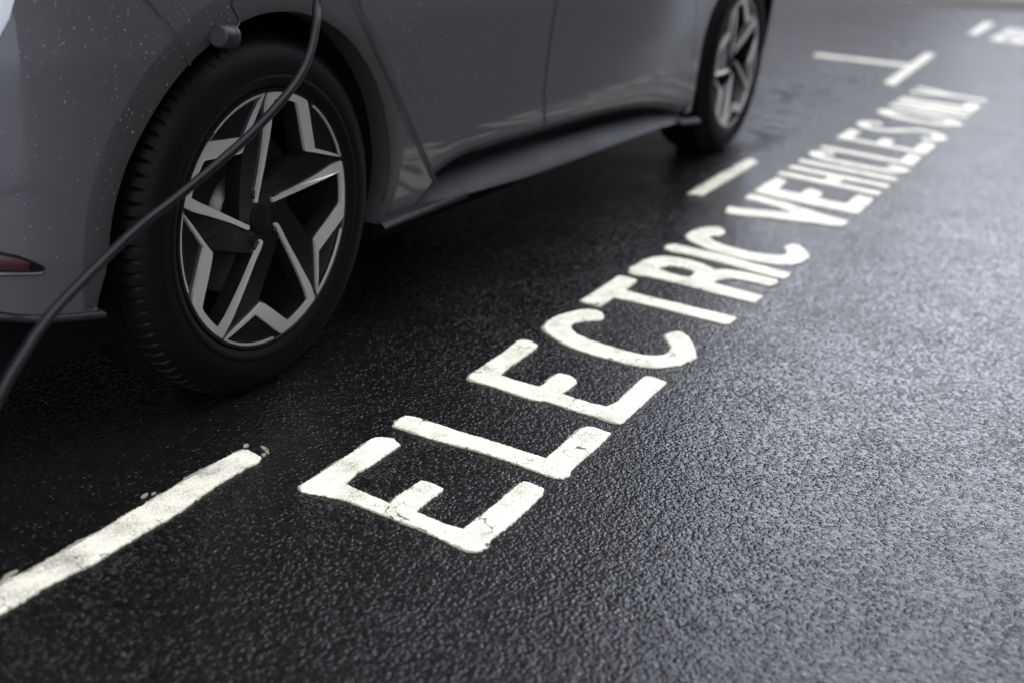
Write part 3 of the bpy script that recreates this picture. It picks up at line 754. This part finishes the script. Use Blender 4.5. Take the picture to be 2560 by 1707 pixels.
def lip(x0, x1, w0, w1, za, zb, nm='skirt_lip'):
    mb = MB()
    def fn(u, v):
        x = x0+(x1-x0)*u; w = w0+(w1-w0)*u
        z = interp(sk_low, x) if za is None else za+(zb-za)*u
        prof = [(.012, .010), (-w*.5, .004), (-w, -.006), (-w+.004, -.012), (.02, -.014)]
        y, dz = along(prof, v)
        return (x, y, z+dz)
    mb.grid(fn, 30, 16)
    o = fin(mb, nm, M_SILL, parent=sk, ang=50); return o
lip(.390, .80, .020, .001, .266, .2580)
lip(2.33, 2.545, .012, .014, .222, .199)

# thin black lip under the rear bumper
mb = MB()
bl = [(-.70,.345),(-.64,.322),(-.584,.310),(-.552,.3015),(-.501,.2945),(-.46,.290),(-.43,.285)]
def fn(u, v):
    x, z = along(bl, u); y0 = ysurf(x, z+.008)
    y, dz = along([(.012, .0075), (-.006, .004), (-.010, -.001), (-.006, -.009), (.06, -.012)], v)
    return (x, y0+y, z+dz)
mb.grid(fn, 40, 14)
fin(mb, 'bumper_lip', M_BLK, ang=60)
# red reflector set in the lower bumper
rf_top = [(-.66,.455),(-.62,.440),(-.585,.424),(-.567,.417),(-.547,.4045),(-.533,.394),(-.528,.3875)]
rf_bot = [(-.66,.393),(-.62,.391),(-.585,.3895),(-.56,.386),(-.545,.384),(-.534,.3832),(-.528,.3870)]
mb = MB()
def fn(u, v):
    t = along(rf_top, u); b_ = along(rf_bot, u); x = b_[0]+(t[0]-b_[0])*v; z = b_[1]+(t[1]-b_[1])*v
    return (x, ysurf(x, z)-.002-.006*math.sin(math.pi*v)*(1-u), z)
mb.grid(fn, 24, 8, flip=False)
refl = fin(mb, 'rear_reflector', M_GBLK, parent=bumper)
mb = MB()
def fn(u, v):
    uu = u*.80; t = along(rf_top, uu); b_ = along(rf_bot, uu); v2 = .12+.70*v
    x = b_[0]+(t[0]-b_[0])*v2; z = b_[1]+(t[1]-b_[1])*v2
    return (x, ysurf(x, z)-.0045-.006*math.sin(math.pi*v2)*(1-uu), z)
mb.grid(fn, 24, 8)
fin(mb, 'reflector_lens', M_RED, parent=bumper)
mb = MB()
def fn(u, v):
    x, z = along(rf_bot[:-1], u)
    y, dz = along([(0.0, .0), (-.010, -.003), (-.011, -.006), (.0, -.012)], v)
    return (x, ysurf(x, z)+y*(1-.6*u), z+dz*(1-.4*u))
mb.grid(fn, 24, 8)
fin(mb, 'reflector_ledge', M_CAR, parent=bumper, ang=60)

# rear face, cabin, bonnet and far side, out of the frame but throwing their reflections and shade
def body_shell():
    mb = MB()
    ST = [(-.70,.98,.05),(-.62,1.12,.12),(-.35,1.36,.24),(0.2,1.52,.28),(1.0,1.585,.28),(1.7,1.55,.28),(2.2,1.36,.24),(2.7,1.08,.10),(3.1,1.02,.09),(3.5,.95,.12),(3.78,.82,.22)]
    xs = [s[0] for s in ST]
    def fn(u, v):
        x = -.70+4.48*u; zt = lerp_poly([s[1] for s in ST], xs, x); ins = lerp_poly([s[2] for s in ST], xs, x)
        y0 = ysurf(x, 1.02)
        prof = [(y0+.002, min(1.025, zt-.02)), (y0+.02, min(1.06, zt-.01)), (y0+ins*.9, zt-.04), (y0+ins+.12, zt), (.93, zt+.02), (1.86-ins-.12-y0, zt), (1.86-ins*.9-y0, zt-.04), (1.86-y0-.02, min(1.06, zt-.01)), (1.86-y0, 1.0 if zt > 1.02 else zt-.03), (1.87-y0, .6), (1.83-y0, .25)]
        y, z = along(prof, v)
        return (x, y, z)
    mb.grid(fn, 60, 40, flip=True)
    return fin(mb, 'body_shell', M_CAR)
body_shell()
mb = MB()
def fn(u, v):                                     # tailgate and bumper centre
    cx_, cz_ = along(crease, 1-u); y0 = ysurf(cx_, cz_)
    y = y0+(1.86-2*y0)*v; k = math.sin(math.pi*v)
    return (cx_+.004-.10*k**.6*(1 if cz_ < .9 else .6), y+.02*(1-k), cz_+.012*k)
mb.grid(fn, 24, 40, flip=True)
fin(mb, 'tailgate', M_CAR)
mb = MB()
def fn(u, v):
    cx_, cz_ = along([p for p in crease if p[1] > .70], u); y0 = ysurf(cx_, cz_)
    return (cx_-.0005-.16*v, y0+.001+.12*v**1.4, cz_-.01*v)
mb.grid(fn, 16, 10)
fin(mb, 'rear_corner_sheen', M_SKY_SHEEN)  # corner strip beyond the crease, its sky reflection painted in as pale grey
mb = MB()
def fn(u, v):
    z0, z1 = [(.60,.92)][0]
    y = .16+1.54*v; z = z0+(z1-z0)*u
    return (-.74-.035*math.sin(math.pi*v)+.12*(z-.6), y, z)
mb.grid(fn, 6, 20, flip=True)
fin(mb, 'tail_panel', M_BLK)
def side_glass(x0, x1, nm):
    mb = MB()
    def fn(u, v):
        x = x0+(x1-x0)*u; z = 1.045+(1.40-1.045)*v*min(1, 1.3-abs(u-.5)*.6)
        return (x, ysurf(x, 1.02)+.03+.20*v-.012, z)
    mb.grid(fn, 10, 6); return fin(mb, nm, M_GLASS)
side_glass(.25, 1.15, 'door_window'); side_glass(1.25, 2.1, 'door_window')
mb = MB(); mb.box((-.62, .12, .175), (3.65, 1.74, .32)); mb.box((.46, .06, .20), (2.42, .2, .30))
mb.box((-.40, .30, .30), (.40, 1.56, .66)); mb.box((2.6, .36, .30), (3.4, 1.5, .66))
fin(mb, 'underbody', M_LINER, smooth=False)

# ------------------------------------------------------------------ wheels (local: hub at origin, outer face towards -y)
def rec(r): return .016*max(0, (.2-r)/.155)**1.4 if r < .2 else 0.0
def pol(r, a, y): return (r*math.cos(R(a)), y, r*math.sin(R(a)))
def polyplate(mb, outer, y_face, thick, mi_face=0, mi_side=0, holes=(), sub=None):
    loops = [[Vector((r*math.cos(R(a)), r*math.sin(R(a)), 0)) for r, a in lp] for lp in (outer, *holes)]
    tris = tessellate_polygon(loops); flat = [p for lp in loops for p in lp]
    f = lambda p, d: (p.x, y_face+rec(p.length)+d, p.y)
    fs_ = []
    for t in tris:
        a, b_, c = (flat[i] for i in t)
        if (b_-a).cross(c-a).z > 0: t = (t[0], t[2], t[1])     # face -y
        fs_.append(tuple(t)[::-1])
    pts = list(flat)
    for _ in range(sub or 0):                     # finer triangles so that the dish of the wheel stays smooth
        mid = {}; nf = []
        def m_(i, j):
            k = (min(i, j), max(i, j))
            if k not in mid: mid[k] = len(pts); pts.append((pts[i]+pts[j])/2)
            return mid[k]
        for a, b_, c in fs_:
            ab, bc, ca = m_(a, b_), m_(b_, c), m_(c, a)
            nf += [(a, ab, ca), (ab, b_, bc), (ca, bc, c), (ab, bc, ca)]
        fs_ = nf
    mb.add([f(p, 0) for p in pts], fs_, mi_face)
    for lp in loops:
        n = len(lp); vs_ = []
        for p in lp: vs_ += [f(p, 0), f(p, thick)]
        mb.add(vs_, [(2*i, 2*((i+1) % n), 2*((i+1) % n)+1, 2*i+1) for i in range(n)], mi_side)
def arcpts(r, a0, a1, n): return [(r, a0+(a1-a0)*k/n) for k in range(n+1)]
RIM = .2560
# one fifth of the wheel, angles relative to the tip of its long spoke, clockwise negative
long_r = [(.2545,.9),(.225,2.4),(.205,3.0),(.178,3.9),(.146,5.8),(.122,8.0),(.100,11.0),(.080,16.0),(.062,24.0),(.050,32.0),(.046,33.0)]
long_l = [(.042,26.0),(.048,20.5),(.060,14.5),(.075,9.8),(.092,6.2),(.110,3.6),(.134,1.4),(.160,-.4),(.190,-1.8),(.215,-2.6),(.2405,-3.6)]
thick_in = [(.2415,-20.0),(.2400,-21.2),(.2196,-25.6),(.1936,-32.6),(.1737,-41.0),(.1700,-44.0)]
thin_in = [(.1886,-52.4),(.2116,-60.0),(.2338,-65.2),(.2570,-69.0)]
thin_out = [(.2590,-69.3),(.2425,-65.4),(.2200,-59.6),(.1960,-51.2),(.1925,-50.0)]
thick_out = [(.2049,-43.4),(.2207,-37.2),(.2414,-31.5),(.2530,-28.6)]
def silver_unit():
    a = long_r[::-1]
    out = a+arcpts(RIM, 0.2, -27.6, 14)
    out += thick_out[::-1]+thin_out[::-1]
    out += thin_in[::-1]+thick_in[::-1]+arcpts(.2415, -19.2, -5.0, 8)+long_l[::-1]
    return out
def thin_arc():
    return arcpts(RIM+.001, -68.6, -33.5, 16)+arcpts(.2530, -33.5, -67.0, 16)
def pocket():
    return [(.2395,-4.6)]+long_l[::-1][1:8]+[(.072,8.0),(.086,-14.0),(.120,-34.0)]+[(.164,-45.5),(.1690,-40.6)]+[(r-.003, a+.8) for r, a in thick_in[::-1][2:]]+arcpts(.2385, -19.5, -5.4, 8)
def tri_pocket():
    return [(.2500,-66.6),(.2360,-63.4),(.2190,-58.4),(.1985,-50.4),(.1970,-49.2)]+[(.2070,-43.0),(.2220,-37.2),(.2420,-32.4)]+arcpts(.2500, -33.0, -65.6, 10)
def rot(lp, d): return [(r, a+d) for r, a in lp]
def make_wheel(phase, first):
    w = empty('wheel'); 
    # tyre
    mb = MB(); NT = 88*6
    prof = [(.262,.010),(.266,.001),(.274,-.0035),(.281,-.0075),(.286,-.0078),(.290,-.0060),(.302,-.0085),(.318,-.0075),(.334,-.0025),(.346,.0060),(.3535,.0130),(.3575,.0170),
            (.3640,.0240),(.3672,.0340),(.3690,.0520),(.3690,.0560),(.3620,.0570),(.3620,.0660),(.3695,.0670),(.3700,.1050),(.3630,.1060),(.3630,.1160),(.3700,.1170),(.3695,.1560),(.3620,.1570),(.3620,.1660),(.3690,.1670),(.3665,.190),(.355,.212),(.31,.228),(.262,.212)]
    def rf(k, i, r):
        if 10 <= i <= 14 or 26 <= i <= 27:
            if k % 6 == 0: return r-(.0075 if i > 11 else .0035)
        if i in (17, 18, 19, 22, 23) and k % 12 == 0: return r-.005
        return r
    mb.lathe(prof, NT, rf=rf)
    mb.m = [1 if (q % (len(prof)-1)) >= 14 else 0 for q in range(len(mb.f))]
    t = mb.build('tyre', [M_RUB, M_TREAD], w, smooth=True, ang=28)
    # rim: barrel, silver face, black face
    mb = MB()
    mb.lathe([(.2560,.0030),(.2585,-.0015),(.2635,-.0020),(.2650,.0030),(.2640,.012),(.2570,.016),(.2480,.030),(.2440,.060),(.2400,.10),(.235,.20),(.236,.215)], 96)
    mb.lathe([(.2460,.0060),(.2560,.0032)], 96)
    barrel = mb.build('rim', M_GBLK, w, ang=40)
    mb = MB(); 
    outer = arcpts(.2555, 0, 354, 59)
    holes = []
    for k in range(5): holes.append(rot(pocket(), phase+72*k)[::-1])
    polyplate(mb, outer, .0065, .036, 0, 0, holes, sub=3)
    face = mb.build('spoke_face', M_GBLK, barrel, ang=30)
    for k in range(5):
        mb = MB()
        polyplate(mb, rot(silver_unit(), phase+72*k), .0, .0068)
        polyplate(mb, rot(thin_arc(), phase+72*k), .0, .0060)
        mb.build('spoke', [M_ALU], barrel, smooth=False)
    mb = MB()
    mb.lathe([(.0, .0200),(.024,.0202),(.028,.0212),(.030,.026),(.033,.040)], 32)
    mb.lathe([(.033,.036),(.072,.036),(.080,.06)], 40)
    mb.build('hub_cap', M_HUB, barrel, ang=35)
    for k in range(5):
        a = R(phase+20+72*k); mb = MB(); c = (.057*math.cos(a), .057*math.sin(a))
        mb.lathe([(0,.0200),(.006,.0200),(.0065,.0165),(.010,.0165),(.0115,.0190),(.0115,.032)], 12, cx=c[0], cz=c[1])
        mb.build('wheel_bolt', M_GBLK, barrel, ang=30)
    mb = MB()
    mb.lathe([(.07,.066),(.085,.080),(.088,.086),(.165,.086),(.1655,.097),(.165,.108),(.09,.108)], 64)
    mb.build('brake_disc', M_DISC, w, ang=30)
    mb = MB()
    mb.lathe([(.118,.072),(.165,.070),(.176,.082),(.176,.118),(.12,.122)], 14, a0=R(10), a1=R(60))
    mb.build('brake_caliper', M_BLK, w, ang=30)
    return w
PH = 89.3
w_rear = make_wheel(PH, True); w_rear.parent = car; w_rear.location = Vector((0, 0, HZ))-CO
w_front = make_wheel(PH+23, False); w_front.parent = car; w_front.location = Vector((3.0, .022, HZ))-CO
def copy_tree(o, parent):
    c = o.copy(); scene.collection.objects.link(c); c.parent = parent
    for ch in list(o.children): copy_tree(ch, c)
    return c
for src, x in ((w_rear, 0), (w_front, 3.0)):
    c = copy_tree(src, car); c.rotation_euler = (0, 0, math.pi); c.location = Vector((x, 1.86, HZ))-CO

# rain beads clinging to the rear bumper, the arch and the wheel
mb = MB()
def bead(p, n, r, el):
    n = Vector(n).normalized(); a = n.cross(Vector((0, 0, 1))).normalized(); b_ = a.cross(n)
    vs_ = []; rings = 4; seg = 8
    for i in range(rings+1):
        t = math.pi/2*i/rings
        for k in range(seg):
            f = 2*math.pi*k/seg
            q = Vector(p)+(a*math.cos(f)+b_*math.sin(f)*el)*r*math.cos(t)+n*r*.62*math.sin(t)
            vs_.append(q)
    fs_ = [(i*seg+k, i*seg+(k+1) % seg, (i+1)*seg+(k+1) % seg, (i+1)*seg+k) for i in range(rings) for k in range(seg)]
    mb.add(vs_, fs_)
rb = random.Random(3)
def nrm(x, z):
    e = .004; dyx = (ysurf(x+e, z)-ysurf(x-e, z))/(2*e); dyz = (ysurf(x, z+e)-ysurf(x, z-e))/(2*e)
    return Vector((dyx, -1, dyz))
cnt = 0
while cnt < 520:
    x = rb.uniform(-.60, -.05); z = rb.uniform(.40, .86)
    if rb.random() > ((z-.36)/.48)**.6: continue
    r = math.hypot(x, z-HZ)
    if r < arch_r(math.degrees(math.atan2(z-HZ, x)))+.008: continue
    off = -.005 if r < clad_r(math.degrees(math.atan2(z-HZ, x))) else 0
    s = .0006+.0012*rb.random()**2.5
    bead((x, ysurf(x, z)+off, z), nrm(x, z), s, rb.uniform(1.0, 1.7)); cnt += 1
for _ in range(420):
    x = rb.uniform(-.05, 1.0); z = rb.uniform(.45, .85)
    r = math.hypot(x, z-HZ)
    if r < clad_r(math.degrees(math.atan2(z-HZ, x)))+.01: continue
    bead((x, ysurf(x, z), z), nrm(x, z), .0006+.0008*rb.random(), rb.uniform(1, 1.5))
tag(fin(mb, 'rain_beads', M_WATER), kind='stuff')

# ------------------------------------------------------------------ charging cable and its hanging cap
cable_pts = [(.125,-.105,.985),(.10,-.118,.935),(.06,-.112,.865),(.0149,-.1057,.8021),(-.0165,-.1249,.7633),(-.0529,-.1398,.7181),(-.1001,-.1500,.6783),(-.1625,-.1540,.6393),(-.2458,-.1515,.5926),(-.328,-.1455,.5533),(-.4071,-.1410,.5195),(-.4913,-.1420,.4909),(-.5741,-.1490,.4596),(-.649,-.1625,.4347),(-.722,-.1803,.4102),(-.7846,-.1997,.3826),(-.8486,-.2226,.3477),(-.98,-.27,.25),(-1.14,-.32,.12),(-1.32,-.33,.035),(-1.55,-.26,.0125),(-1.9,-.02,.0125),(-2.4,.5,.0125),(-2.8,1.3,.0125)]
root = empty('charging_cable', (-.4, -.14, 0))
tag(root, 'thick black charging cable hanging in front of the rear wheel', 'cable')
CR = Vector(root.location)
mb = MB(); mb.tube(catmull(cable_pts, 7), .0081, 14)
o = mb.build('cable', M_CABLE, root); o.location = -CR
mb = MB()
mb.tube([(.128,-.10,.978),(.126,-.104,.992),(.124,-.105,1.03),(.123,-.100,1.075),(.122,-.07,1.11),(.122,-.02,1.115)], [.013,.016,.019,.023,.027,.028], 14)
o = mb.build('connector', M_BLK, root, ang=50); o.location = -CR
def dust_cap():
    c0 = Vector((-.2005, -.052, .7475)); c1 = Vector((-.1585, -.046, .7425))
    ax = (c1-c0).normalized(); a = ax.orthogonal().normalized(); b_ = ax.cross(a); L_ = (c1-c0).length
    prof = [(0, 0), (.0168, 0), (.0195, .002), (.0202, .006), (.0202, L_-.010), (.0215, L_-.009), (.0215, L_-.001), (.0195, L_), (.0178, L_-.001), (.0172, L_-.012), (0, L_-.013)]
    mb = MB(); n = 28; vs_ = []
    for r, t in prof:
        for k in range(n):
            f = 2*math.pi*k/n; vs_.append(c0+ax*t+(a*math.cos(f)+b_*math.sin(f))*r)
    fs_ = [(i*n+k, i*n+(k+1) % n, (i+1)*n+(k+1) % n, (i+1)*n+k) for i in range(len(prof)-1) for k in range(n)]
    mb.add(vs_, fs_)
    return mb
o = dust_cap().build('connector_cap', M_BLK, root, ang=30); o.location = -CR
cap = o
mb = MB(); mb.tube(catmull([(.10,-.075,1.06),(-.05,-.05,.93),(-.130,-.038,.85),(-.1416,-.034,.8036),(-.1358,-.034,.786),(-.1240,-.036,.768),(-.135,-.040,.757),(-.152,-.044,.752)], 6), .0022, 8)
mb.build('strap', M_BLK, cap)
s_ = mb

# ------------------------------------------------------------------ street front on the far side of the car, seen only in the wet road
def brick():
    m, nt, b = mat('dark_brick'); L = nt.links.new
    tc = N(nt, 'ShaderNodeTexCoord'); mp = N(nt, 'ShaderNodeMapping'); mp.inputs['Rotation'].default_value = (R(90), 0, 0)
    br = N(nt, 'ShaderNodeTexBrick', Scale=4.0); br.inputs['Color1'].default_value = (.045,.032,.026,1); br.inputs['Color2'].default_value = (.03,.022,.018,1); br.inputs['Mortar'].default_value = (.05,.048,.045,1)
    L(tc.outputs['Object'], mp.inputs[0]); L(mp.outputs[0], br.inputs['Vector']); L(br.outputs[0], b.inputs['Base Color']); b.inputs['Roughness'].default_value = .9
    return m
M_BRICK = brick()
def terrace(loc, rz, W_, H_, label):
    bld = empty('terrace_building', loc); bld.rotation_euler = (0, 0, rz)
    tag(bld, label, 'building')
    mb = MB()
    cols = [(-W_/2+1.6+4.2*i) for i in range(int((W_-2)/4.2))]; rows = [0.9+3.4*j for j in range(int((H_-2)/3.4))]
    mb.box((-W_/2, .25, 0), (W_/2, 6, H_))
    for z0, z1 in [(0, rows[0])]+[(r+1.7, (rows[j+1] if j+1 < len(rows) else H_)) for j, r in enumerate(rows)]:
        mb.box((-W_/2, 0, z0), (W_/2, .248, z1))
    for r in rows:
        prev = -W_/2
        for c in cols:
            mb.box((prev, 0, r+.002), (c, .248, r+1.698)); prev = c+1.2
        mb.box((prev, 0, r+.002), (W_/2, .248, r+1.698))
    mb.build('wall', M_BRICK, bld, smooth=False)
    src = None
    for r in rows:
        for c in cols:
            if src is None:
                m2 = MB()
                for a, b_ in (((0,.08,0),(1.2,.14,.07)),((0,.08,1.63),(1.2,.14,1.70)),((0,.08,.07),(.07,.14,1.63)),((1.13,.08,.07),(1.2,.14,1.63)),((.57,.085,.07),(.63,.135,1.63))): m2.box(a, b_)
                src = m2.build('window', M_BLK, bld, smooth=False); m3 = MB(); m3.box((.07,.10,.07),(1.13,.11,1.63)); gl = m3.build('pane', M_GLASS, src, smooth=False)
                src.location = (c, 0, r)
            else:
                o = src.copy(); scene.collection.objects.link(o); o.parent = bld; o.location = (c, 0, r)
                g = gl.copy(); scene.collection.objects.link(g); g.parent = o
terrace((-6/2+13.5/2, 3.4, 0), 0, 13.5-(-6), 17, 'tall dark brick terrace rising beside the parked car')
terrace((-5/2+28/2, -9.5, 0), math.pi, 28-(-5), 13, 'lower dark brick terrace across the open road from the car')
terrace((22.0, 9.2, 0), R(-90), 13.0, 6.0, 'low dark brick building past the kerb where the street turns')  # added out of frame so the far road reflects something dark
# a pale row of houses closing the far end of the street
house = empty('row_house', (46.0, 3.0, 0)); house.rotation_euler = (0, 0, R(-90+14))
tag(house, 'pale rendered house closing the far end of the street', 'building')
M_REND = simple('pale_render', (.14, .135, .125), .9, bump=(30.0, .3))
M_SLATE = simple('slate_roof', (.05, .05, .055), .6, bump=(20.0, .4))
mb = MB(); mb.box((-20, 0, 0), (20, 7, 8.5)); mb.build('wall', M_REND, house, smooth=False)
mb = MB(); h0 = 8.5
mb.add([(-20.3,-.3,h0),(20.3,-.3,h0),(20.3,7.3,h0),(-20.3,7.3,h0),(-20.3,3.5,h0+2.2),(20.3,3.5,h0+2.2)], [(0,1,5,4),(2,3,4,5),(0,4,3),(1,2,5),(0,3,2,1)])
mb.build('roof', M_SLATE, house, smooth=False)
